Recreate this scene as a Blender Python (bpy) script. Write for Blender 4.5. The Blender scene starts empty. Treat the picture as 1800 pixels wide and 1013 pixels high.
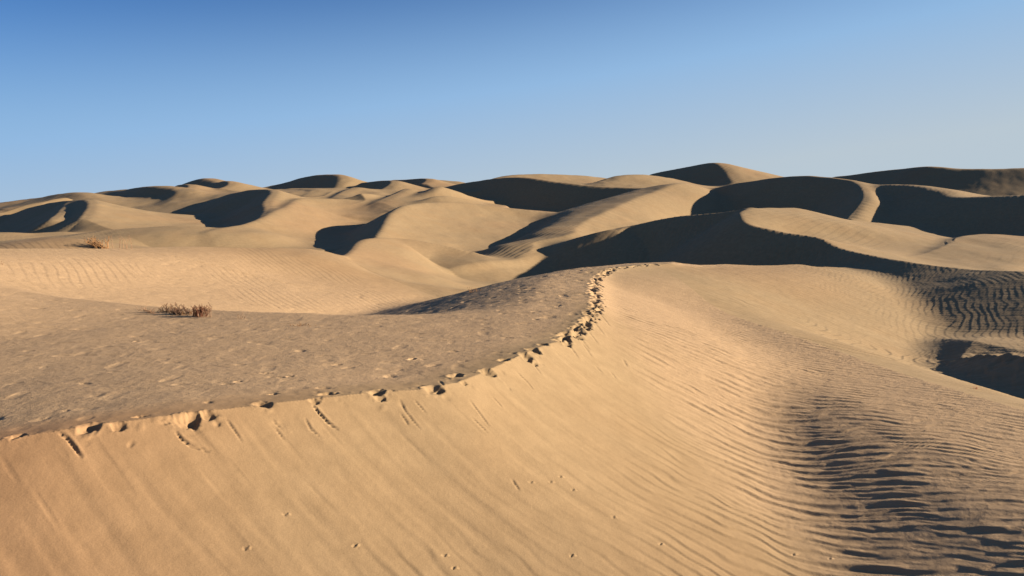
import bpy, math, random
import numpy as np

Q = 1.0                      # mesh density
# ------------------------------------------------------------------ camera, sky, sun, exposure
C = bpy.context.scene
F = 1500.0                   # focal length in pixels of the 1800 px wide photograph
U0, V0 = 900.0, 372.0        # vanishing point straight ahead (the level horizon)
cam = bpy.data.cameras.new("camera")
cam.sensor_width = 36.0
cam.lens = 36.0 * F / 1800.0
cam.shift_y = -(506.5 - V0) / 1800.0
cam.clip_start = 0.1
cam.clip_end = 6000.0
cam_o = bpy.data.objects.new("camera", cam)
C.collection.objects.link(cam_o)
cam_o.location = (0, 0, 0)
cam_o.rotation_euler = (math.radians(90), 0, 0)
C.camera = cam_o

SUN_EL = math.radians(15.8)
SUN_AZ = math.radians(90.0)          # clockwise from straight ahead: the sun stands to the right
w = bpy.data.worlds.new("World")
C.world = w
w.use_nodes = True
nt = w.node_tree
nt.nodes.clear()
sky = nt.nodes.new("ShaderNodeTexSky")
sky.sky_type = 'NISHITA'
sky.sun_disc = False
sky.sun_elevation = SUN_EL
sky.sun_rotation = SUN_AZ
sky.air_density = 0.9
sky.dust_density = 0.2
sky.ozone_density = 9.0
# pale desert haze low in the sky, denser towards the sun
def mnode(op, *v):
    n = nt.nodes.new("ShaderNodeMath"); n.operation = op
    for k, q in enumerate(v):
        if isinstance(q, (int, float)): n.inputs[k].default_value = q
        else: nt.links.new(q, n.inputs[k])
    return n.outputs[0]
tc = nt.nodes.new("ShaderNodeTexCoord")
sp = nt.nodes.new("ShaderNodeSeparateXYZ")
nt.links.new(tc.outputs["Generated"], sp.inputs[0])
hz = mnode('MULTIPLY_ADD', sp.outputs[2], -3.5, 1.0)
hz = mnode('MULTIPLY_ADD', sp.outputs[0], 0.50, hz)
hz = mnode('MINIMUM', mnode('MAXIMUM', hz, 0.0), 0.95)
hz = mnode('SMOOTH_MAX', hz, 0.0, 0.40)
tint = nt.nodes.new("ShaderNodeMix"); tint.data_type = 'RGBA'; tint.blend_type = 'MULTIPLY'
tint.inputs["Factor"].default_value = 1.0
tint.inputs["B"].default_value = (0.66, 0.67, 0.69, 1)
nt.links.new(sky.outputs[0], tint.inputs["A"])
def lerp(f, a, col):
    m_ = nt.nodes.new("ShaderNodeMix"); m_.data_type = 'RGBA'
    nt.links.new(f, m_.inputs["Factor"]); nt.links.new(a, m_.inputs["A"]); m_.inputs["B"].default_value = col
    return m_.outputs["Result"]
f1 = mnode('MINIMUM', mnode('MULTIPLY', hz, 2.0), 1.0)
f2 = mnode('MAXIMUM', mnode('MULTIPLY_ADD', hz, 2.0, -1.0), 0.0)
air = lerp(f1, tint.outputs["Result"], (1.70, 2.86, 4.4, 1))       # blue of the lower sky
air = lerp(f2, air, (2.98, 3.46, 3.78, 1))                            # pale dust near the horizon
bg = nt.nodes.new("ShaderNodeBackground")
bg.inputs["Strength"].default_value = 0.05
wo = nt.nodes.new("ShaderNodeOutputWorld")
nt.links.new(air, bg.inputs["Color"])
nt.links.new(bg.outputs[0], wo.inputs["Surface"])

sl = bpy.data.lights.new("sun", 'SUN')
sl.energy = 5.0
sl.angle = math.radians(0.5)
sl.color = (1.0, 0.86, 0.68)
so = bpy.data.objects.new("sun", sl)
C.collection.objects.link(so)
so.rotation_euler = (math.pi / 2 - SUN_EL, 0, -SUN_AZ + math.pi)
C.view_settings.view_transform = 'Standard'
C.view_settings.look = 'None'
C.view_settings.exposure = 1.76
C.view_settings.gamma = 1.0
C.view_settings.use_curve_mapping = False

# ------------------------------------------------------------------ terrain: dunes as crest lines with a profile on each side
def P(u, v, d):
    return ((u - U0) / F * d, d, -(v - V0) / F * d)

def spline(pts, n=8):
    p = np.array(pts, float)
    p = np.vstack([2 * p[0] - p[1], p, 2 * p[-1] - p[-2]])
    out = []
    for i in range(1, len(p) - 2):
        a, b, c, d = p[i - 1], p[i], p[i + 1], p[i + 2]
        for k in range(n):
            t = k / n
            out.append(0.5 * (2 * b + (c - a) * t + (2 * a - 5 * b + 4 * c - d) * t * t + (3 * b - a - 3 * c + d) * t ** 3))
    out.append(p[-2])
    return np.array(out)

def nearest(x, y, line):
    """distance to a crest line, with arc length, height and side (+ left of travel) blended smoothly from its segments"""
    best = np.full(x.shape, 1e18); W = np.zeros_like(x); s = np.zeros_like(x); z = np.zeros_like(x); side = np.zeros_like(x)
    acc = 0.0
    for i in range(len(line) - 1):
        ax, ay, az = line[i]; bx, by, bz = line[i + 1]
        dx, dy = bx - ax, by - ay
        l2 = dx * dx + dy * dy; l = math.sqrt(l2)
        tc = np.clip(((x - ax) * dx + (y - ay) * dy) / l2, 0, 1)
        ex = x - ax - tc * dx; ey = y - ay - tc * dy
        d2 = ex * ex + ey * ey
        best = np.minimum(best, d2)
        wt = l / (d2 + 1e-4) ** 2.5
        W += wt; s += wt * (acc + tc * l); z += wt * (az + tc * (bz - az))
        side += wt * np.clip((dx * ey - dy * ex) / l / (np.sqrt(d2) + 1e-6) * 1.5, -1, 1)
        acc += l
    return np.sqrt(best), s / W, z / W, side / W, acc

def hermite(tab, q):
    t = np.array(tab, float)
    X, Y = t[:, 0], t[:, 1]
    h = np.diff(X); dl = np.diff(Y) / h
    m = np.empty_like(X); m[0] = dl[0]; m[-1] = dl[-1]
    m[1:-1] = np.where(dl[:-1] * dl[1:] > 0, 2 * dl[:-1] * dl[1:] / (dl[:-1] + dl[1:] + 1e-12), 0)
    i = np.clip(np.searchsorted(X, q) - 1, 0, len(h) - 1)
    tt = np.clip((q - X[i]) / h[i], 0, None)
    over = q > X[-1]
    tt1 = np.minimum(tt, 1)
    r = ((1 + 2 * tt1) * (1 - tt1) ** 2 * Y[i] + tt1 * (1 - tt1) ** 2 * h[i] * m[i]
         + tt1 ** 2 * (3 - 2 * tt1) * Y[i + 1] + tt1 ** 2 * (tt1 - 1) * h[i] * m[i + 1])
    return np.where(over, Y[-1] + m[-1] * (q - X[-1]), r)

def drop(spec, q):
    if isinstance(spec, tuple):          # (steepness, run-out length, roundness of the brink)
        a, L, r = spec
        q = np.sqrt(q * q + r * r) - r
        return a * L * (1 - np.exp(-q / L))
    return hermite(spec, q)              # table of (distance, drop)

def blend(side, a, b):
    g = np.clip(side * 1.6, -1, 1) * 0.5 + 0.5
    return a * g + b * (1 - g)

def smoothstep(a, b, x):
    t = np.clip((x - a) / (b - a), 0, 1)
    return t * t * (3 - 2 * t)

def vnoise(x, y, seed):
    """smooth value noise, unit cells, range -1..1"""
    xi = np.floor(x).astype(np.int64); yi = np.floor(y).astype(np.int64)
    fx = x - xi; fy = y - yi
    fx = fx * fx * fx * (fx * (fx * 6 - 15) + 10); fy = fy * fy * fy * (fy * (fy * 6 - 15) + 10)
    def h(i, j):
        n = (i * 374761393 + j * 668265263 + seed * 1274126177) & 0x7fffffff
        n = ((n ^ (n >> 13)) * 1274126177) & 0x7fffffff
        n = n ^ (n >> 16)
        return (n & 0xffff) / 32767.5 - 1
    a = h(xi, yi); b = h(xi + 1, yi); c = h(xi, yi + 1); d = h(xi + 1, yi + 1)
    return (a + (b - a) * fx) * (1 - fy) + (c + (d - c) * fx) * fy

def fbm(x, y, seed, n=3):
    r = 0; a = 1.0; t = 0
    for k in range(n):
        r = r + a * vnoise(x * 2 ** k + 17.3 * k, y * 2 ** k - 9.1 * k, seed + k); t += a; a *= 0.5
    return r / t

def smooth(line, k=13):
    p = np.pad(line, ((k // 2, k // 2), (0, 0)), mode='edge')
    w = np.hanning(k + 2)[1:-1]; w /= w.sum()
    return np.stack([np.convolve(p[:, c], w, 'valid') for c in range(3)], 1)[::4]

# name, crest (u, v, distance) near -> far, left profile, right profile, reach
DUNES = []
def dune(key, crest, A, B, reach, A2=None, B2=None, fr=(0.0, 1.0), frB=None):
    DUNES.append(dict(key=key, line=smooth(spline([P(*c) for c in crest], 24)) if key == 'front' else spline([P(*c) for c in crest]), A=A, B=B, A2=A2, B2=B2, reach=reach, fr=fr, frB=frB or fr))

dune('front', [(-700,872,10.2),(-300,812,10.75),(0,772,11.35),(160,748,11.80),(400,718,12.77),(640,692,14.05),(770,680,14.85),(850,655,16.2),(945,613,18.8),(1000,592,20.8),(1035,562,23.6),(1050,535,27.5),(1047,510,32),(1052,490,37),(1075,477,41),(1130,470,44),(1180,467,46)],
     [(0,0),(5,.04),(12,.10),(22,.42),(35,2)], (.64,6,0), 40, A2=[(0,0),(2,.02),(4,.32),(8,1.3),(14,2.8),(20,4.2)], B2=[(0,0),(.7,.29),(1.5,.51),(2.6,.80),(4,1.2),(7,2.2),(12,4),(20,6.4)], fr=(.44,.62), frB=(.37,.53))
dune('saddle', [(1075,477,41),(1130,470,44),(1180,467,47),(1300,466,52),(1400,467,57),(1480,470,63),(1560,478,66)],
     [(0,0),(2,.2),(6,1.6),(12,4)], [(0,0),(3,.4),(8,1.7),(14,3.5),(22,6)], 30)
dune('spur', [(2500,960,12),(2100,830,15.5),(1800,722,20),(1700,692,22),(1560,648,25.5),(1400,592,30),(1260,545,35.5),(1190,505,41),(1150,480,45)],
     [(0,0),(3.2,.02),(4.6,.15),(6.3,.49),(8.5,.92),(12,1.5)], [(0,0),(2,.35),(5,1.3),(8,2.1),(12,2.7)], 24)
dune('ragged', [(1950,640,25),(1800,626,29),(1740,622,31.5),(1690,630,34)], (.55,3.4,.05), [(0,0),(3,.1),(8,.6),(12,2)], 14)
dune('hollow', [(1790,616,34),(1710,602,37),(1665,598,40),(1635,606,43)], (.42,2.2,.2), [(0,0),(6,.2),(12,1.5)], 12)
dune('double', [(2000,492,44),(1800,478,50),(1700,473,55),(1600,461,60),(1540,450,64),(1480,437,69),(1440,418,73),(1380,408,76),(1325,396,79),(1305,382,82),(1312,369,87),(1400,367,96),(1480,385,100),(1600,398,104),(1690,410,108),(1800,435,112)],
     [(0,0),(2,.45),(8,1.95),(14,3.3),(20,4.7),(28,6.5)], (.2,25,0), 50, A2=[(0,0),(10,5.8),(20,10.5),(40,18)], fr=(.12,.28))
dune('double_tail', [(1310,370,88),(1200,379,94),(1120,394,96),(1085,404,95)], [(0,0),(6,3.6),(12,7),(30,14)], (.4,12,.5), 32)
dune('lip', [(1600,462,72),(1635,446,76),(1665,432,80),(1695,416,86),(1760,412,92)], (.5,6,0), [(0,0),(6,.4),(14,3)], 18)
dune('twist', [(860,490,86),(890,470,89),(915,450,92),(935,434,96),(940,424,99),(1005,410,104),(1012,398,112),(1060,372,130),(1110,350,148),(1160,335,162),(1195,322,172),(1215,328,185)],
     [(0,0),(3,.3),(6,1.1),(10,3.8),(15,7),(26,11)], (.4,6,0), 40, A2=[(0,0),(6,.7),(12,2),(20,5),(30,9)], B2=[(0,0),(4,1.5),(7,2.8),(12,5),(20,8)], fr=(.35,.6))
dune('bowl', [(640,450,84),(660,428,92),(672,400,104),(684,382,116),(705,364,128),(738,357,138),(800,356,146),(880,364,150),(960,374,150)],
     [(0,0),(10,5.2),(20,8.5),(35,12)], (.4,12,0), 45)
dune('long', [(1200,330,180),(1100,330,190),(1000,322,200),(920,312,212),(850,318,225),(780,330,235),(730,346,240)],
     (.8,50,.5), (.3,15,2), 70)
dune('brown', [(1495,385,112),(1522,350,122),(1518,330,132),(1500,318,140),(1450,312,148),(1400,310,156),(1300,322,172),(1240,335,178),(1200,345,182)],
     [(0,0),(10,7),(18,11.5),(30,15)], (.6,30,1), 55)
dune('brim', [(1950,336,95),(1800,343,104),(1690,346,112),(1650,333,119),(1600,326,128),(1545,325,138),(1518,328,150)],
     (.55,32,1.2), (.2,15,1), 60)
dune('skyright', [(2000,290,260),(1800,296,270),(1700,297,280),(1640,293,290),(1580,298,305),(1500,308,325),(1440,314,340)],
     (.55,50,1), (.2,30,1), 90)
dune('peak', [(1290,325,270),(1285,305,285),(1265,287,300),(1220,292,315),(1160,305,330),(1130,312,340)],
     (.55,50,.5), (.22,60,1.5), 90)
dune('skyridge', [(860,317,260),(920,307,275),(1000,308,290),(1040,312,300)], (.4,30,1), (.25,30,1), 60)
dune('skybump', [(1060,320,250),(1085,309,258),(1130,308,268),(1165,313,278)], (.4,30,1), (.3,30,1), 60)
dune('skyback', [(640,322,330),(690,318,330),(750,316,330),(800,319,330)], (.4,30,1), (.25,30,1), 60)
dune('skymid', [(600,335,250),(606,318,262),(590,307,275),(540,312,290),(490,325,300)], (.55,40,.5), (.35,20,.5), 80)
dune('shelf', [(760,345,195),(690,335,210),(600,331,215),(500,333,222),(430,338,228),(330,345,232)], [(0,0),(20,1.5),(40,5)], (.3,20,2), 60)
dune('blot', [(676,333,225),(692,321,235),(685,317,245),(650,321,255)], (.8,20,.5), (.3,20,.5), 50)
dune('pearl', [(588,353,180),(606,338,196),(628,331,206)], (.9,20,.3), (.3,12,.5), 40)
dune('dash', [(672,358,166),(692,345,177),(716,332,190)], (.7,12,.3), (.3,12,.5), 30)
dune('wing', [(145,385,120),(158,365,135),(152,352,150),(110,355,165),(60,365,175)], (.65,16,.3), (.25,20,.5), 60)
dune('leftfloor', [(-200,404,106),(0,408,108),(60,410,110),(110,408,112)], [(0,0),(6,1),(14,4)], [(0,0),(8,1),(20,4)], 30)
dune('hook', [(455,395,118),(470,365,140),(488,338,165),(470,333,175),(430,338,185),(400,346,192),(360,375,200)], (.55,28,.3), (.35,14,.3), 60)
dune('streak', [(370,412,100),(450,388,118),(500,365,140),(530,350,160),(600,350,170)], (.55,22,0), [(0,0),(6,2.2),(12,5),(20,9)], 50)
dune('egg', [(325,358,195),(338,337,205),(330,331,212),(290,327,222),(250,331,242),(228,340,258)], [(0,0),(2,.3),(6,2.5),(14,7),(25,11)], (.3,20,.5), 60)
dune('skyleft', [(395,330,262),(372,314,285),(340,322,300),(325,327,310)], (.5,30,1), (.25,30,1), 70)
dune('skyfarleft', [(175,352,200),(152,339,215),(120,341,225),(90,347,235),(0,357,250)], (.35,30,1), (.25,30,1), 60)
dune('skyleftmid', [(255,345,240),(232,334,255),(190,337,265),(165,343,272)], (.35,30,1), (.25,30,1), 60)
dune('low', [(110,418,95),(180,406,100),(300,398,104),(365,400,106)], [(0,0),(6,.6),(14,3)], [(0,0),(6,.6),(14,3)], 30)
dune('midlit', [(600,456,66),(615,445,72),(638,424,82),(680,419,90),(760,428,92),(830,444,91)], (.5,10,.2), [(0,0),(4,1.2),(8,2.9),(14,6),(22,10)], 40)
dune('bright', [(-700,436,22),(-300,436,32),(0,437,42),(280,437,53),(480,437,62),(560,441,66),(605,456,68),(640,478,68)],
     [(0,0),(3,.4),(8,2),(14,3)], [(0,0),(3,.45),(8,1.7),(14,2.9),(19,4.5),(28,8.5)], 28, B2=[(0,0),(3,.8),(8,3.1),(14,5.8),(28,12)], fr=(.85,1.0))
dune('hump', [(-200,425,60),(0,428,58),(70,417,56),(130,417,55),(165,427,54),(190,440,53)], [(0,0),(6,.8),(14,4)], [(0,0),(6,.8),(14,4)], 25)
DUNES.append(dict(key='standpoint', line=np.array([(-60., -3., -2.6), (-20., -1.6, -1.8), (0., -1.2, -1.65), (20., -1.8, -1.9), (60., -4., -2.8)]),
                  A=(.5, 12, 1.0), B=(.45, 14, .6), A2=None, B2=None, reach=40, fr=(0, 1), frB=(0, 1)))
dune('wingtwin', [(92,386,124),(106,372,140),(122,359,156)], (.8,20,.3), (.55,10,.3), 30)
dune('fleck', [(396,333,238),(411,321,250),(396,319,262),(372,325,272)], (.9,20,.4), (.3,16,.5), 45)
dune('nick', [(326,335,226),(338,325,238),(322,325,252)], (.9,16,.4), (.3,12,.5), 36)
dune('bead', [(536,350,190),(549,337,204),(508,339,216)], (.9,16,.4), (.3,12,.5), 36)
dune('rim', [(742,323,286),(754,314,300),(702,317,322)], (.9,20,.5), (.3,20,.5), 50)


def base(x, y):
    gy = np.array([-60, 0, 20, 34, 60, 100, 150, 200, 300, 450, 700, 1500, 4000.])
    gz = np.array([-6.5, -6.5, -6.2, -8, -8.5, -10.0, -9, -6, -5, -5, -10, -35, -100.])
    z = np.interp(y, gy, gz)
    z = z + np.clip(x, -150, 200) * 0.02 * smoothstep(60, 160, y)
    return z

def smax(a, b, k):
    h = np.clip(0.5 + 0.5 * (a - b) / k, 0, 1)
    return b + (a - b) * h + k * h * (1 - h)

def height(x, y):
    z = base(x, y)
    z = z + 0.35 * fbm(x / 14, y / 14, 5) * smoothstep(40, 90, y)
    own = np.zeros(x.shape, np.int16); odist = np.full(x.shape, 99.0); osd = np.zeros(x.shape)
    kk = 0.25 + 0.006 * np.maximum(y, 0) + 0.9 * smoothstep(20, 28, y) * smoothstep(46, 36, y) * smoothstep(2, -6, x)
    info = {}
    for n, D in enumerate(DUNES):
        L = D['line']; R = D['reach']
        m = (x > L[:, 0].min() - R) & (x < L[:, 0].max() + R) & (y > L[:, 1].min() - R) & (y < L[:, 1].max() + R)
        if not m.any(): continue
        xs, ys = x[m], y[m]
        # a little wander so that no crest is a perfect curve
        wob = 0.012 * np.maximum(ys, 0) ** 1.0
        d, s, zc, side, tot = nearest(xs + wob * 0.35 * vnoise(xs / 15, ys / 15, 40 + n) * (ys > 50), ys, L)
        f = s / tot
        rr = 0.009 * np.maximum(ys - 45, 0)               # brinks far off are worn a little rounder
        de = np.sqrt(d * d + rr * rr) - rr
        def prof(a, a2, fr):
            r = drop(a, de)
            if a2 is not None:
                g = smoothstep(fr[0], fr[1], f)
                r = r * (1 - g) + drop(a2, de) * g
            return r
        hz = zc - blend(side, prof(D['A'], D['A2'], D['fr']), prof(D['B'], D['B2'], D['frB']))
        fade = smoothstep(R * 0.75, R, d)
        hz = hz - fade * 30
        zo = z[m]
        own[m] = np.where(hz > zo, n + 1, own[m])
        odist[m] = np.minimum(d + 30 * fade, odist[m])
        osd[m] = np.where(hz > zo, side, osd[m])
        z[m] = smax(hz, zo, kk[m])
        if D['key'] == 'front': info['front'] = (m, d, s, side)
    info['side'] = osd; info['dist'] = odist
    return z, own, info

# ------------------------------------------------------------------ fine relief: footprints, slumps, avalanche streaks, wind ripples
def ray(u, v, dmax=60.0):
    """where the line of sight through a pixel of the photograph first meets the sand"""
    d = np.geomspace(8.5, dmax, 900)
    x = (u - U0) / F * d
    z, _, _ = height(x[None, :], d[None, :])
    hit = np.nonzero(z[0] >= -(v - V0) / F * d)[0]
    k = hit[0] if len(hit) else len(d) - 1
    return x[k], d[k]

PRINTS = [(30,766,.8),(158,749,1.2),(208,750,.8),(243,733,.6),(330,742,1.2),(340,733,.9),(366,731,.9),(463,710,1.1),(480,693,.6),(573,694,1.1),(552,706,.6),
          (661,689,1.1),(668,701,.7),(761,684,1.25),(773,687,.6),(801,662,1.15),(815,674,.5),(854,653,1.15),(866,658,.6),(886,634,1.0),(924,627,1.25),(936,615,1.2),
          (946,619,.6),(954,606,1.0),(939,640,.6),(993,604,1.1),(996,595,1.0),(984,600,.7),(724,632,.7),(418,671,.55),(405,676,.5),(240,600,.4),(493,664,.5),(510,662,.5)]
CRACKS = [[(104,764),(118,772),(128,786),(142,804)],[(281,746),(302,744),(310,752)],[(309,762),(318,774),(332,784),(350,790),(367,794)],[(398,740),(412,758),(424,776)],
          [(548,712),(562,728),(576,744),(592,754)],[(536,738),(546,756),(562,770)],[(484,756),(498,772)],[(480,740),(494,754)],[(702,704),(712,724),(728,744),(738,756)],[(704,730),(718,750)],
          [(728,706),(748,726)],[(825,704),(838,722),(858,748)],[(866,698),(882,716)],[(906,652),(926,672),(940,690)],[(938,642),(952,660)],[(830,736),(856,760)],[(1095,632),(1102,646)],
          [(1046,644),(1058,656)],[(1072,654),(1082,666)],[(1000,606),(1016,630)],[(1018,592),(1036,616)],[(1032,580),(1050,604)],[(1044,566),(1062,590)],[(1054,552),(1072,574)],[(1024,604),(1040,628)],
          [(900,845),(912,862)],[(772,670),(780,682)]]
CLODS = [(622, 962), (780, 978), (796, 1000), (967, 848), (984, 838), (1006, 862), (1077, 911), (1160, 958), (1004, 978), (1394, 977), (1458, 984), (500, 905), (430, 965), (932, 849)]
rng = np.random.default_rng(7)

def groove(x, y, z, pts, width, depth):
    pts = np.array(pts)
    m = (x > pts[:, 0].min() - .5) & (x < pts[:, 0].max() + .5) & (y > pts[:, 1].min() - .5) & (y < pts[:, 1].max() + .5)
    if not m.any(): return
    xs, ys = x[m], y[m]
    d, s, _, sd, tot = nearest(xs, ys, np.column_stack([pts, np.zeros(len(pts))]))
    taper = np.clip(np.minimum(s, tot - s) / (0.25 * tot) + .25, 0, 1)
    w_ = width * (0.7 + 0.5 * vnoise(xs * 14, ys * 14, 77))
    e = np.exp(-(d / w_) ** 2)
    z[m] += taper * (-depth * e + depth * .35 * np.exp(-((d - 2.2 * width) / (1.2 * width)) ** 2) * (sd > 0))

def pit(x, y, z, cx, cy, r, depth, ang, el=1.5, sharp=3.0, lip=.32):
    R = r * 5
    m = (abs(x - cx) < R) & (abs(y - cy) < R)
    if not m.any(): return
    xs, ys = x[m] - cx, y[m] - cy
    a = xs * math.cos(ang) + ys * math.sin(ang); b = -xs * math.sin(ang) + ys * math.cos(ang)
    q = np.sqrt((a / el) ** 2 + b ** 2) / r
    q = q * (1 + .22 * vnoise(xs / r * 1.3 + cx * 7, ys / r * 1.3 + cy * 7, 31))
    bowl = -depth / (1 + q ** (2 * sharp))
    rim = depth * lip * np.exp(-((q - 1.55) / .5) ** 2) * (0.7 + .6 * vnoise(xs / r * 1.1 + cx * 3, ys / r * 1.1 - cy, 32))
    z[m] += bowl + rim

def ripple(phase):
    """asymmetric ripple: long gentle side, short steep side"""
    p = phase + 0.35 * np.sin(2 * np.pi * phase) / (2 * np.pi) * 1.6
    return 0.5 * np.sin(2 * np.pi * p) + 0.12 * np.sin(4 * np.pi * p)

def relief(x, y, z, info):
    """adds the fine relief to z and returns where sand is coarse and painted lighter against the low sun, and where its tone is redder"""
    near = (y > 8) & (y < 60)
    front_d = np.full(x.shape, 50.0); front_s = np.zeros(x.shape); front_side = np.zeros(x.shape)
    m, d, s, sd = info['front']
    front_d[m], front_s[m], front_side[m] = d, s, sd
    face = smoothstep(0.1, -0.3, front_side)                      # the sunlit slip face
    top = 1 - face                                                # the trampled top
    inreach = smoothstep(34, 26, front_d)
    coarse = np.zeros(x.shape)
    n1 = fbm(x / 1.7, y / 1.7, 11)
    # --- plateau: old wind-worn, trampled crust
    mp = top * inreach * smoothstep(8, 11, y) * smoothstep(60, 48, y)
    rough = 0.007 * fbm(x / .30, y / .36, 21, 3) + .018 * fbm(x / 1.3, y / 1.2, 25, 2)
    patch = np.clip(vnoise(x / .42, y / .55, 28) - .38, 0, 1) * .012 - np.clip(vnoise(x / .36, y / .36, 29) - .60, 0, 1) * .06
    hum = smoothstep(22, 30, y) * smoothstep(-9, -4, x)
    z += mp * (rough * (1 + .5 * hum) + patch * (.7 + .9 * hum))
    coarse = np.maximum(coarse, mp * smoothstep(.2, 1.2, front_d))  # coarse sand; its colour also carries a painted brightening of the flats
    # --- slip face: slanting streaks where dry sand has slid
    ka = .81 * x - .59 * y; kc = .62 * x + .785 * y
    ms = face * smoothstep(24, 17, y) * smoothstep(.02, .5, front_d) * smoothstep(8, 3.5, front_d)
    streak = fbm(kc / .22 + .3 * vnoise(ka / 1.5, kc, 3), ka / 2.6, 51, 2) * .009
    streak += np.clip(vnoise(kc / .10, ka / .9, 54) - .5, 0, 1) * -.014 * smoothstep(3.0, .5, front_d)
    z += ms * streak
    z += face * inreach * .015 * fbm(kc / 1.3, ka / 4, 58, 2) * smoothstep(.1, 1.5, front_d)
    # --- wind ripples of the apron and the slip face
    wx = .22 * vnoise(x / 1.7, y / 1.7, 61) + .09 * vnoise(x / .55, y / .55, 62)
    q = .56 * x + .83 * y - .020 * np.clip(x, 0, 8) ** 2 + wx
    amp = smoothstep(1.5, 4.4, front_d + .8 * n1) * face * smoothstep(44, 28, y)
    amp *= .35 + .65 * smoothstep(-.5, .6, vnoise(x / 1.3, y / 1.3, 64))
    rgt = smoothstep(-3, 4.5, x + .5 * n1)
    z += amp * (.62 + .38 * rgt) * .021 * ripple(q / (.30 + .0 * x) + .12 * vnoise(x / .35, y / .35, 66))
    # --- coarse ripples on the shaded flank of the spur
    dd, ss, _, s2, tt = nearest(x[near], y[near], [D for D in DUNES if D['key'] == 'spur'][0]['line'])
    sp_d = np.full(x.shape, 50.0); sp_s = np.zeros(x.shape); sp_d[near] = dd; sp_s[near] = s2
    lefts = smoothstep(-.3, .3, sp_s)
    flank = lefts * smoothstep(9.6, 7.2, sp_d + .8 * n1) * smoothstep(2.4, 5.2, sp_d + .6 * n1) * smoothstep(38, 21, y) * smoothstep(1.0, 3.0, x - .04 * y)
    q2 = .60 * x + .80 * y + .22 * vnoise(x / 2.0, y / 2.0, 71) + .09 * vnoise(x / .6, y / .6, 72)
    a2 = .25 + 1.1 * smoothstep(-.6, .7, vnoise(x / .75, y / .6, 74))
    z += flank * a2 * .027 * ripple((q2 - .02 * np.clip(x, 0, 9) ** 2) / .40)
    z += lefts * smoothstep(9.5, 5, sp_d) * smoothstep(40, 26, y) * (.009 * fbm(x / .30, y / .22, 76, 2) + .009 * ripple((q2 + wx) / .33))
    coarse = np.maximum(coarse, lefts * smoothstep(9.5, 6.5, sp_d + n1) * smoothstep(46, 34, y))
    # --- bowl beyond the spur
    bowl = smoothstep(.2, -.4, sp_s) * smoothstep(24, 28, y) * smoothstep(68, 58, y) * smoothstep(7, 10, x)
    q3 = .90 * x - .43 * y + .45 * vnoise(x / 4, y / 4, 81) + .16 * vnoise(x / 1.2, y / 1.2, 82)
    wall = smoothstep(14.5, 21, x + 1.2 * vnoise(x / 3, y / 3, 83))
    z += bowl * (wall * .010 * ripple(q3 / .34) * (.35 + .8 * smoothstep(-.4, .5, vnoise(x / 1.6, y / 1.6, 84))) + .010 * ripple((.64 * x + .77 * y + wx) / .42) + .010 * fbm(x / .5, y / .5, 85, 2))
    foot = bowl * smoothstep(12.0, 13.5, x) * smoothstep(19, 16, x) * smoothstep(41, 36, y)
    z += foot * .024 * ripple((.85 * x - .53 * y + .30 * vnoise(x / 1.4, y / 1.4, 87)) / .50) * smoothstep(-.9, .3, vnoise(x / 1.6, y / 1.6, 88))
    # --- ragged brink of the shaded hummock
    rg = [D for D in DUNES if D['key'] == 'ragged'][0]['line']
    mr = (abs(x - rg[:, 0].mean()) < 5) & (abs(y - rg[:, 1].mean()) < 9)
    rd, rs, _, rsd, _ = nearest(x[mr], y[mr], rg)
    z[mr] += np.exp(-(rd / .7) ** 2) * (.09 * fbm(rs / .45, rd / 1.5, 121, 2) + .06 * np.clip(vnoise(rs / .30, rd / .8, 122), -1, .3)) + smoothstep(3, .5, rd) * .03 * fbm(x[mr] / .4, y[mr] / .4, 123, 2)
    # --- bright dune on the left, and the windward faces farther off
    mb = smoothstep(30, 40, y) * smoothstep(2, -4, x + .1 * (y - 30)) * smoothstep(72, 62, y)
    z += mb * .013 * ripple((.80 * x + .60 * y + .25 * vnoise(x / 3, y / 3, 91)) / .46) * smoothstep(-.3, .5, vnoise(x / 4, y / 4, 92))
    far = smoothstep(58, 66, y) * smoothstep(150, 110, y) * smoothstep(-.2, .6, info['side'])
    z += far * .040 * ripple((.90 * x - .43 * y + .6 * vnoise(x / 9, y / 9, 95) + .2 * vnoise(x / 3, y / 3, 96)) / .75) * smoothstep(-.3, .6, vnoise(x / 9, y / 10, 97))
    z += smoothstep(40, 60, y) * smoothstep(400, 250, y) * (.13 * fbm(x / 5, y / 7, 98, 3)) + smoothstep(58, 66, y) * smoothstep(140, 100, y) * .012 * ripple((.75 * x - .66 * y + .5 * vnoise(x / 7, y / 7, 131)) / .8) * smoothstep(-.2, .5, vnoise(x / 8, y / 8, 132))
    # --- smaller dunes riding on the flanks of the big ones
    small = smoothstep(150, 190, y) * smoothstep(290, 200, y) * smoothstep(-4, -16, x) * smoothstep(2.5, 9, info['dist'])
    p1 = (-.93 * x + .36 * y) / 19 + .55 * vnoise(x / 34, y / 40, 101) + .18 * vnoise(x / 13, y / 15, 102)
    f1_ = p1 - np.floor(p1)
    saw = np.where(f1_ < .74, f1_ / .74, (1 - f1_) / .26)
    saw = saw * saw * (3 - 2 * saw)
    z += small * 2.8 * saw * smoothstep(-.15, .5, vnoise(x / 30 + 7.7, y / 46, 103))
    # --- footprints along the brink, single ones near by, a trodden band farther up
    L = [D for D in DUNES if D['key'] == 'front'][0]['line']
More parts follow.
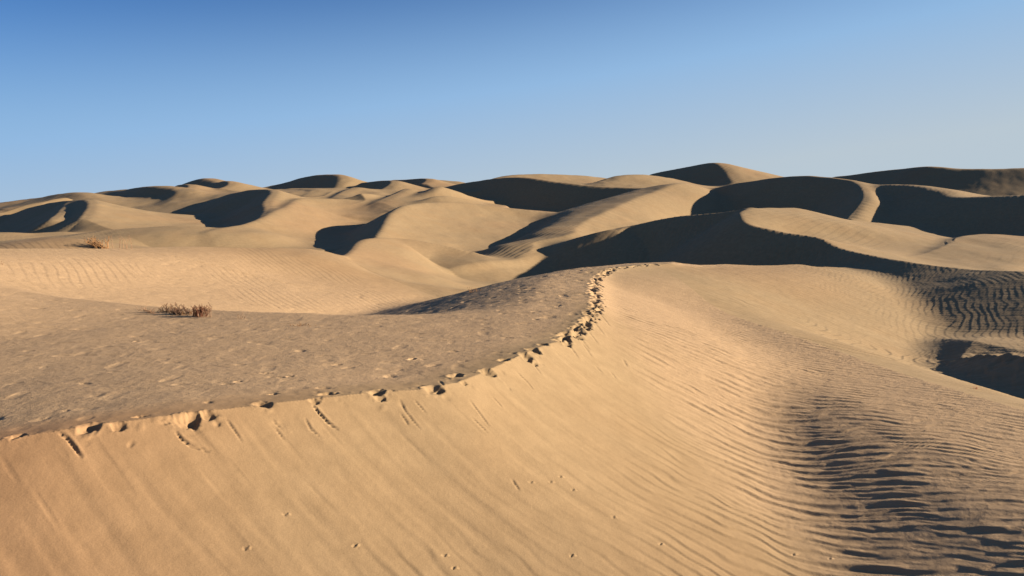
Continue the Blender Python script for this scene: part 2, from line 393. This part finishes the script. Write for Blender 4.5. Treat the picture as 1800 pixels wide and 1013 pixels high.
    for u, v, size in PRINTS:
        px, py = ray(u, v)
        k = np.argmin((L[:, 0] - px) ** 2 + (L[:, 1] - py) ** 2); t = L[min(k + 1, len(L) - 1)] - L[k - 1]
        ang = math.atan2(t[1], t[0]) + rng.uniform(-.5, .5)
        pit(x, y, z, px, py, (.050 + .0022 * py) * size, (.046 + .0024 * py) * size, ang, 1.4, 3.0, .18)
        for _ in range(3):
            pit(x, y, z, px + rng.uniform(-.4, .4), py + rng.uniform(-.3, .3), rng.uniform(.03, .055), rng.uniform(-.012, .02), rng.uniform(0, 3), 1.3, 2, .1)
    acc = np.concatenate([[0], np.cumsum(np.hypot(np.diff(L[:, 0]), np.diff(L[:, 1])))])
    a0 = acc[np.argmin(abs(L[:, 1] - 20.3))]; a1 = acc[np.argmin(abs(L[:, 1] - 45.0))]
    sa = a0; side_ = 1
    while sa < a1:
        cx = np.interp(sa, acc, L[:, 0]); cy = np.interp(sa, acc, L[:, 1])
        tx = np.interp(sa + .2, acc, L[:, 0]) - cx; ty = np.interp(sa + .2, acc, L[:, 1]) - cy
        l = math.hypot(tx, ty) + 1e-9; tx, ty = tx / l, ty / l
        fade = 1.0 if cy < 41 else .6
        for _ in range(2):
            o = .03 + side_ * rng.uniform(.0, .12)
            pit(x, y, z, cx - ty * o + rng.uniform(-.1, .1), cy + tx * o + rng.uniform(-.12, .12), rng.uniform(.075, .12), rng.uniform(.08, .13) * fade, math.atan2(ty, tx) + rng.uniform(-.6, .6), 1.4, 3, .14)
            side_ = -side_
        sa += rng.uniform(.20, .36)
    # scattered older marks on the trampled top
    for _ in range(70):
        sa = rng.uniform(0, a1); o = abs(rng.normal(0, 3.4)) + .4
        cx = np.interp(sa, acc, L[:, 0]); cy = np.interp(sa, acc, L[:, 1])
        tx = np.interp(sa + .2, acc, L[:, 0]) - cx; ty = np.interp(sa + .2, acc, L[:, 1]) - cy
        l = math.hypot(tx, ty) + 1e-9
        pit(x, y, z, cx - ty / l * o, cy + tx / l * o, rng.uniform(.04, .09), rng.uniform(.01, .035), rng.uniform(0, 3.1), 1.5, 2, .05)
    for n_, c in enumerate(CRACKS):
        pts = [ray(u, v) for u, v in c]
        groove(x, y, z, pts, .020 if pts[0][1] < 18 else .034, .034 if n_ in (0, 2, 4) else .015)
    for u, v in CLODS:
        px, py = ray(u, v)
        pit(x, y, z, px, py, .018, .013, rng.uniform(0, 3), 1.3, 2)
        pit(x, y, z, px + .05, py + .03, .018, -.014, rng.uniform(0, 3), 1.2, 2)
    redder = smoothstep(-1.5, -8, x + 1.2 * vnoise(x / 4, y / 4, 111)) * smoothstep(30, 15, y) + .35 * smoothstep(-.2, .8, fbm(x / 14, y / 18, 112, 2))  # redder tone towards the near left, plus random patches
    return np.clip(coarse, 0, 1), np.clip(redder, 0, 1)

# ------------------------------------------------------------------ sand mesh: a fan of rows that widen with distance
t = np.linspace(-960 / F, 960 / F, int(1000 * Q))
side = np.linspace(960, 3200, int(35 * Q) + 10)[1:] / F
t = np.concatenate([-side[::-1], t, side])
yr = np.concatenate([np.linspace(3, 8.5, int(24 * Q)), np.geomspace(8.5, 60, int(770 * Q))[1:],
                     np.geomspace(60, 330, int(460 * Q))[1:], np.geomspace(330, 3500, int(30 * Q) + 10)[1:]])
X = t[None, :] * yr[:, None]
Y = np.repeat(yr[:, None], len(t), 1)
Z, OWN, INFO = height(X, Y)
COARSE_LIT, REDDER = relief(X, Y, Z, INFO)
nr, nc = X.shape

def normals(X, Y, Z):
    a = np.stack([np.gradient(X, axis=1), np.gradient(Y, axis=1), np.gradient(Z, axis=1)], -1)
    b = np.stack([np.gradient(X, axis=0), np.gradient(Y, axis=0), np.gradient(Z, axis=0)], -1)
    n = np.cross(a, b)
    return n / np.linalg.norm(n, axis=-1, keepdims=True)

def make_mesh(name, co, faces, coarse=None, nrm=None, redder=None):
    me = bpy.data.meshes.new(name)
    me.vertices.add(len(co)); me.vertices.foreach_set("co", co.astype(np.float32).ravel())
    me.loops.add(faces.size); me.loops.foreach_set("vertex_index", faces.ravel().astype(np.int32))
    me.polygons.add(len(faces)); me.polygons.foreach_set("loop_start", (np.arange(len(faces)) * faces.shape[1]).astype(np.int32))
    me.polygons.foreach_set("use_smooth", np.ones(len(faces), bool))
    if coarse is not None:
        at = me.attributes.new("coarse", 'FLOAT', 'POINT')
        at.data.foreach_set("value", coarse.astype(np.float32).ravel())
    if redder is not None:
        at = me.attributes.new("redder", 'FLOAT', 'POINT')
        at.data.foreach_set("value", redder.astype(np.float32).ravel())
    me.update(calc_edges=True)
    if nrm is not None:
        me.normals_split_custom_set_from_vertices(nrm.astype(np.float32))
    return me

def sand_material():
    m = bpy.data.materials.new("sand"); m.use_nodes = True
    T = m.node_tree; T.nodes.clear()
    N = lambda k: T.nodes.new(k)
    out = N("ShaderNodeOutputMaterial"); b = N("ShaderNodeBsdfPrincipled")
    b.inputs["Roughness"].default_value = 0.95
    b.inputs["Specular IOR Level"].default_value = 0.12
    T.links.new(b.outputs[0], out.inputs[0])
    geo = N("ShaderNodeNewGeometry")
    def noise(scale, detail, rough=.55, vec=None):
        n = N("ShaderNodeTexNoise"); n.inputs["Scale"].default_value = scale; n.inputs["Detail"].default_value = detail; n.inputs["Roughness"].default_value = rough
        T.links.new(vec or geo.outputs["Position"], n.inputs["Vector"]); return n
    def mix(fac, a, b_, mode='MIX'):
        x = N("ShaderNodeMix"); x.data_type = 'RGBA'; x.blend_type = mode
        for s, val in (("Factor", fac), ("A", a), ("B", b_)):
            if isinstance(val, tuple) or isinstance(val, float): x.inputs[s].default_value = val
            else: T.links.new(val, x.inputs[s])
        return x.outputs["Result"]
    def ramp(src, stops):
        r = N("ShaderNodeValToRGB")
        while len(r.color_ramp.elements) < len(stops): r.color_ramp.elements.new(.5)
        for e, (p, c) in zip(r.color_ramp.elements, stops): e.position = p; e.color = c
        T.links.new(src, r.inputs[0]); return r.outputs[0]
    big = noise(.16, 3)
    base = ramp(big.outputs[0], [(.30, (.218, .148, .077, 1)), (.52, (.218, .154, .083, 1)), (.72, (.230, .156, .081, 1))])
    red_at = N("ShaderNodeAttribute"); red_at.attribute_name = "redder"
    base = mix(red_at.outputs["Fac"], base, (.245, .142, .072, 1))
    at = N("ShaderNodeAttribute"); at.attribute_name = "coarse"
    base = mix(at.outputs["Fac"], base, (.290, .196, .110, 1))  # coarse sand, colour lightened to make up for low sun on flats
    mid = noise(2.3, 4, .6)
    base = mix(1.0, base, ramp(mid.outputs[0], [(.25, (.88, .87, .86, 1)), (.75, (1.08, 1.08, 1.08, 1))]), 'MULTIPLY')
    grain = noise(55, 3, .7)
    base = mix(1.0, base, ramp(grain.outputs[0], [(.25, (.86, .85, .84, 1)), (.75, (1.10, 1.10, 1.10, 1))]), 'MULTIPLY')
    T.links.new(base, b.inputs["Base Color"])
    h1 = noise(45, 4, .65); h2 = noise(7, 4, .6)
    add = N("ShaderNodeMath"); add.operation = 'MULTIPLY_ADD'; add.inputs[1].default_value = 3.0
    T.links.new(h2.outputs[0], add.inputs[0]); T.links.new(h1.outputs[0], add.inputs[2])
    amt = N("ShaderNodeMath"); amt.operation = 'MULTIPLY_ADD'; amt.inputs[1].default_value = .35; amt.inputs[2].default_value = .22
    T.links.new(at.outputs["Fac"], amt.inputs[0])
    bump = N("ShaderNodeBump"); bump.inputs["Distance"].default_value = .012
    T.links.new(amt.outputs[0], bump.inputs["Strength"]); T.links.new(add.outputs[0], bump.inputs["Height"])
    T.links.new(bump.outputs[0], b.inputs["Normal"])
    return m

sand = sand_material()
LABELS = {
    'floor': ("desert_floor", "smooth sand hollows lying between the dunes", "ground"),
    'front': ("sand_dune", "nearest dune with the footprint trail along its sharp curved brink", "dune"),
    'saddle': ("sand_dune", "smooth sunlit ridge top closing the end of the footprint trail", "dune"),
    'spur': ("sand_dune", "low spur with coarse dark ripples on the flank in the lower right corner", "dune"),
    'ragged': ("sand_dune", "small ragged-edged hummock in black shade at the bottom of the rippled bowl", "dune"),
    'hollow': ("sand_dune", "shaded step at the foot of the rippled bowl, just above the ragged-edged hummock", "dune"),
    'double': ("sand_dune", "big dune with a wavy brink between black left face and smooth sunlit right face", "dune"),
    'double_tail': ("sand_dune", "rim-lit shoulder running left from the summit of the wavy-brinked dune", "dune"),
    'tip': ("sand_dune", "low ridge end inside the big black shadow behind the footprint crest", "dune"),
    'wingtwin': ("sand_dune", "thin sunlit crest splitting the wing-shaped black face near the left edge", "dune"),
    'fleck': ("sand_dune", "tiny dune with a dark fleck just right of the small peaked skyline dune", "dune"),
    'nick': ("sand_dune", "tiny dark nick of a dune just left of the small peaked skyline dune", "dune"),
    'bead': ("sand_dune", "small bead-like dune below the left foot of the rounded skyline dune", "dune"),
    'rim': ("sand_dune", "tiny skyline crest left of the long dark-faced dune", "dune"),
    'lip': ("sand_dune", "small low crest with a short dark edge at the far end of a sunlit slope", "dune"),
    'twist': ("sand_dune", "long S-shaped ridge with a sunlit right slope in the middle of the dune field", "dune"),
    'bowl': ("sand_dune", "broad sunlit scoop-shaped dune face with a dark sharp edge on its left", "dune"),
    'long': ("sand_dune", "long dark-faced dune behind the scoop-shaped sunlit face", "dune"),
    'brown': ("sand_dune", "dark humped dune directly behind the summit of the wavy-brinked dune", "dune"),
    'brim': ("sand_dune", "dark rippled dune with a pale rounded rim at the right edge, under the skyline", "dune"),
    'skyright': ("sand_dune", "long flat-topped dark skyline dune on the right", "dune"),
    'peak': ("sand_dune", "highest pointed dune on the skyline, dark left and pale right", "dune"),
    'skyridge': ("sand_dune", "low pale skyline ridge left of the pointed dune", "dune"),
    'skybump': ("sand_dune", "small pale skyline hump touching the left foot of the pointed dune", "dune"),
    'skyback': ("sand_dune", "faint low skyline ridge behind the long dark-faced dune", "dune"),
    'skymid': ("sand_dune", "rounded skyline dune with a black left face left of centre", "dune"),
    'shelf': ("sand_dune", "pale flat shelf of sand below the rounded skyline dune", "dune"),
    'blot': ("sand_dune", "small dark blot of a dune just right of the rounded skyline dune", "dune"),
    'pearl': ("sand_dune", "tiny rounded dune on the pale shelf below the skyline", "dune"),
    'dash': ("sand_dune", "short slanting dark streak of a dune left of the long dark-faced dune", "dune"),
    'wing': ("sand_dune", "wing-shaped dune with a black face near the left edge under the skyline", "dune"),
    'leftfloor': ("sand_dune", "low tan swell in front of the wing-shaped black face at the left edge", "dune"),
    'hook': ("sand_dune", "hook-shaped dune with a large black hollow left of centre", "dune"),
    'streak': ("sand_dune", "bright smooth slope with a thin slanting dark crest left of centre", "dune"),
    'egg': ("sand_dune", "rounded skyline dune with an oval dark hollow above the wing-shaped one", "dune"),
    'skyleft': ("sand_dune", "small peaked skyline dune between the oval hollow and the rounded skyline dune", "dune"),
    'skyfarleft': ("sand_dune", "low skyline dune sloping down to the far left edge", "dune"),
    'skyleftmid': ("sand_dune", "low pale skyline crest left of the oval dark hollow", "dune"),
    'low': ("sand_dune", "low tan ridge behind the dead shrub on the left", "dune"),
    'midlit': ("sand_dune", "small sunlit dune with a short dark notch right of the wide bright dune", "dune"),
    'bright': ("sand_dune", "wide bright rippled dune behind the plateau on the left", "dune"),
    'hump': ("sand_dune", "low hump carrying the dead shrub at the left, behind the wide bright dune", "dune"),
    'standpoint': ("sand_dune", "sand crest under the viewpoint", "dune"),
}

co = np.stack([X, Y, Z], -1).reshape(-1, 3)
nrm = normals(X, Y, Z).reshape(-1, 3)
i = np.arange(nr * nc).reshape(nr, nc)
quads = np.stack([i[:-1, :-1], i[:-1, 1:], i[1:, 1:], i[1:, :-1]], -1).reshape(-1, 4)
fo = OWN.reshape(-1)[quads[:, 0]]
for k in np.unique(fo):
    q = quads[fo == k]
    vi, inv = np.unique(q.ravel(), return_inverse=True)
    key = DUNES[k - 1]['key'] if k else 'floor'
    me = make_mesh(key, co[vi], inv.reshape(-1, 4), COARSE_LIT.reshape(-1)[vi], nrm[vi], REDDER.reshape(-1)[vi])
    me.materials.append(sand)
    lab = LABELS[key]
    me.name = lab[0]
    o = bpy.data.objects.new(lab[0], me); C.collection.objects.link(o)
    o["kind"] = "structure"; o["label"] = lab[1]; o["category"] = lab[2]

# the ground goes on behind the camera and to both sides
gx = np.linspace(-700, 700, 141); gy = np.linspace(-500, 260, 77)
GX, GY = np.meshgrid(gx, gy)
GZ, _, _ = height(GX, GY)
inside = (GY > 0) & (abs(GX) < 2.13 * GY - 25) & (GY > 12)
GZ = GZ - np.where((abs(GX) < 2.13 * GY + 12) & (GY > -8), 1.2, 0.0)
gi = np.arange(GX.size).reshape(GX.shape)
gq = np.stack([gi[:-1, :-1], gi[:-1, 1:], gi[1:, 1:], gi[1:, :-1]], -1).reshape(-1, 4)
gq = gq[~inside.reshape(-1)[gq].all(1)]
me = make_mesh("desert_ground", np.stack([GX, GY, GZ], -1).reshape(-1, 3), gq, np.zeros(GX.size))
me.materials.append(sand)
o = bpy.data.objects.new("desert_ground", me); C.collection.objects.link(o)
o["kind"] = "structure"; o["label"] = "open sand stretching behind and beside the dune field"; o["category"] = "ground"

# ------------------------------------------------------------------ dead and dry plants on the sand
def plain(name, col, rough=.9):
    m = bpy.data.materials.new(name); m.use_nodes = True
    T = m.node_tree; b = T.nodes["Principled BSDF"]
    n = T.nodes.new("ShaderNodeTexNoise"); n.inputs["Scale"].default_value = 18
    g = T.nodes.new("ShaderNodeNewGeometry"); T.links.new(g.outputs["Position"], n.inputs["Vector"])
    r = T.nodes.new("ShaderNodeValToRGB")
    r.color_ramp.elements[0].color = (col[0] * .6, col[1] * .6, col[2] * .6, 1)
    r.color_ramp.elements[1].color = (col[0] * 1.3, col[1] * 1.3, col[2] * 1.3, 1)
    T.links.new(n.outputs[0], r.inputs[0]); T.links.new(r.outputs[0], b.inputs["Base Color"])
    b.inputs["Roughness"].default_value = rough
    return m

RUST = plain("rusty_dry_wood", (.125, .046, .019)); OCHRE = plain("ochre_dry_grass", (.22, .11, .040)); TAN = plain("pale_dry_stalk", (.22, .125, .065)); DARK = plain("dark_dry_wood", (.085, .045, .022))

def tube(V, Fc, pts, r0, r1, n=5):
    base = len(V); pts = [np.array(p, float) for p in pts]
    for k, p in enumerate(pts):
        d = pts[min(k + 1, len(pts) - 1)] - pts[max(k - 1, 0)]; d /= np.linalg.norm(d) + 1e-9
        a = np.cross(d, (0, 1, .3)); a /= np.linalg.norm(a) + 1e-9; b = np.cross(d, a)
        r = r0 + (r1 - r0) * k / (len(pts) - 1)
        for j in range(n):
            w_ = 2 * math.pi * j / n
            V.append(p + r * (a * math.cos(w_) + b * math.sin(w_)))
    for k in range(len(pts) - 1):
        for j in range(n):
            Fc.append((base + k * n + j, base + k * n + (j + 1) % n, base + (k + 1) * n + (j + 1) % n, base + (k + 1) * n + j))

def part(name, V, Fc, mat, parent):
    me = make_mesh(name, np.array(V), np.array(Fc)); me.materials.append(mat)
    o = bpy.data.objects.new(name, me); C.collection.objects.link(o); o.parent = parent; o["kind"] = "stuff"
    return o

def bend(r_, p0, az, tilt, length, n=6, curl=.25):
    pts = [np.array(p0, float)]; d = np.array([math.cos(az) * math.sin(tilt), math.sin(az) * math.sin(tilt), math.cos(tilt)])
    for _ in range(n):
        d = d + r_.normal(0, curl * .35, 3); d[2] = max(d[2], -.05); d /= np.linalg.norm(d)
        pts.append(pts[-1] + d * length / n)
    return pts

def shrub(name, u, v, label, cat, stems, h, tilt, az, lean, mat, leafmat=None, thick=.008, leaves=0, seed=1, spread=.05, group=None, twigs=3):
    """a tuft: bent tapering stems from one root, side twigs, a few narrow dry leaves"""
    r_ = np.random.default_rng(seed)
    px, py = ray(u, v, 75.0)
    pz = float(height(np.array([[px]]), np.array([[py]]))[0][0, 0])
    root = bpy.data.objects.new(name, None); C.collection.objects.link(root); root.location = (px, py, pz)
    root.empty_display_size = .1
    root["label"] = label; root["category"] = cat
    if group: root["group"] = group
    V, Fc, TV, TF, LV, LF = [], [], [], [], [], []
    for k in range(stems):
        p0 = (r_.normal(0, spread), r_.normal(0, spread * .6), -.04)
        st = bend(r_, p0, az + r_.uniform(-1, 1) * lean, tilt[0] + (tilt[1] - tilt[0]) * r_.random(), h * r_.uniform(.65, 1.05))
        tube(V, Fc, st, thick * r_.uniform(.8, 1.2), thick * .3)
        for _ in range(twigs):
            q = st[r_.integers(2, len(st))]
            tw = bend(r_, q, r_.uniform(0, 6.28), r_.uniform(.3, 1.2), h * r_.uniform(.15, .35), 4)
            tube(TV, TF, tw, thick * .45, thick * .15, 4)
            for _ in range(leaves):
                c = tw[r_.integers(0, len(tw))]; a = r_.normal(0, 1, 3); a /= np.linalg.norm(a); a[2] = abs(a[2])
                b = np.cross(a, r_.normal(0, 1, 3)); b /= np.linalg.norm(b) + 1e-9
                L_ = h * r_.uniform(.05, .11); w_ = L_ * .22; n0 = len(LV)
                LV += [c, c + a * L_ * .5 + b * w_, c + a * L_, c + a * L_ * .5 - b * w_]; LF.append((n0, n0 + 1, n0 + 2, n0 + 3))
    part("stems", V, Fc, mat, root)
    if TF: part("twigs", TV, TF, mat, root)
    if LF: part("dry_leaves", LV, LF, leafmat or mat, root)
    return root

PI = math.pi
shrub("dry_shrub", 352, 556, "upright rust-brown dry shrub, tallest of the row at the plateau edge", "shrub", 34, .34, (.05, .6), PI / 2, 3.1, RUST, RUST, .014, 6, 11, .11, twigs=6)
shrub("dry_shrub", 366, 558, "thin pale reddish stalks just right of the tall rust-brown shrub", "shrub", 7, .36, (.05, .5), 0, 2.0, TAN, TAN, .008, 2, 12, .07, twigs=2)
shrub("dry_shrub", 321, 553, "dark curved dry stems leaning left, between two smaller tufts on the plateau edge", "shrub", 34, .36, (.4, 1.25), PI, .6, DARK, RUST, .015, 5, 13, .16, twigs=4)
shrub("grass_tuft", 334, 554, "tiny brown tuft between the leaning stems and the tall rust-brown shrub", "grass tuft", 14, .17, (.2, 1.1), 0, 3.1, OCHRE, None, .010, 2, 14, .13, twigs=2)
shrub("grass_tuft", 298, 549, "small pointed ochre tuft left of the leaning dark stems", "grass tuft", 30, .28, (.1, 1.2), 0, 3.1, DARK, OCHRE, .014, 5, 15, .15, twigs=4)
shrub("fallen_twig", 279, 551, "reddish dry twigs lying flat at the left end of the plant row", "twig", 12, .55, (1.30, 1.50), PI, .4, TAN, None, .015, 0, 16, .14, twigs=3)
shrub("grass_tuft", 422, 561, "faint dry sprigs right of the plant row, at the foot of the bright dune", "grass tuft", 6, .20, (.1, .5), 0, 3, TAN, None, .006, 1, 17, .10, twigs=2)
shrub("grass_tuft", 531, 573, "low brown tuft alone at the right foot of the bright dune", "grass tuft", 14, .14, (.4, 1.2), 0, 3.1, OCHRE, DARK, .008, 2, 18, .12, twigs=2)
shrub("grass_tuft", 546, 574, "very small sprig beside the lone low tuft", "grass tuft", 6, .09, (.3, 1.1), 0, 3.1, OCHRE, None, .007, 1, 19, .08, twigs=1)
shrub("dead_bush", 178, 437, "ochre dead bush sprawling left on the crest of the bright dune", "bush", 26, .95, (.6, 1.3), PI, .6, OCHRE, OCHRE, .022, 3, 20, .25, twigs=4)
shrub("dead_bush", 188, 437, "bare upright brown stems rising from the sprawling dead bush", "bush", 7, .85, (.02, .25), 0, 3, OCHRE, None, .024, 0, 21, .12, twigs=2)
shrub("dead_bush", 212, 437, "sparse faint upright stalks right of the sprawling dead bush", "bush", 7, .85, (.02, .22), 0, 3, TAN, None, .019, 0, 22, .25, twigs=2)
shrub("dead_bush", 5, 466, "small dry sprig at the left edge on the bright dune", "sprig", 6, .28, (.9, 1.4), PI, .6, OCHRE, None, .011, 0, 23, .08, twigs=2)
shrub("grass_tuft", 832, 514, "small dry tuft on the far rim of the plateau beside the big shadow", "grass tuft", 14, .28, (.3, 1.2), 0, 3.1, OCHRE, DARK, .012, 2, 24, .18, twigs=2)
shrub("dry_shrub", 1714, 684, "small orange-red sprig on the lit sand left of the ragged dark hummock", "sprig", 9, .12, (.2, 1.0), 0, 3.1, plain("orange_sprig", (.30, .07, .02)), None, .008, 1, 25, .05, twigs=1)
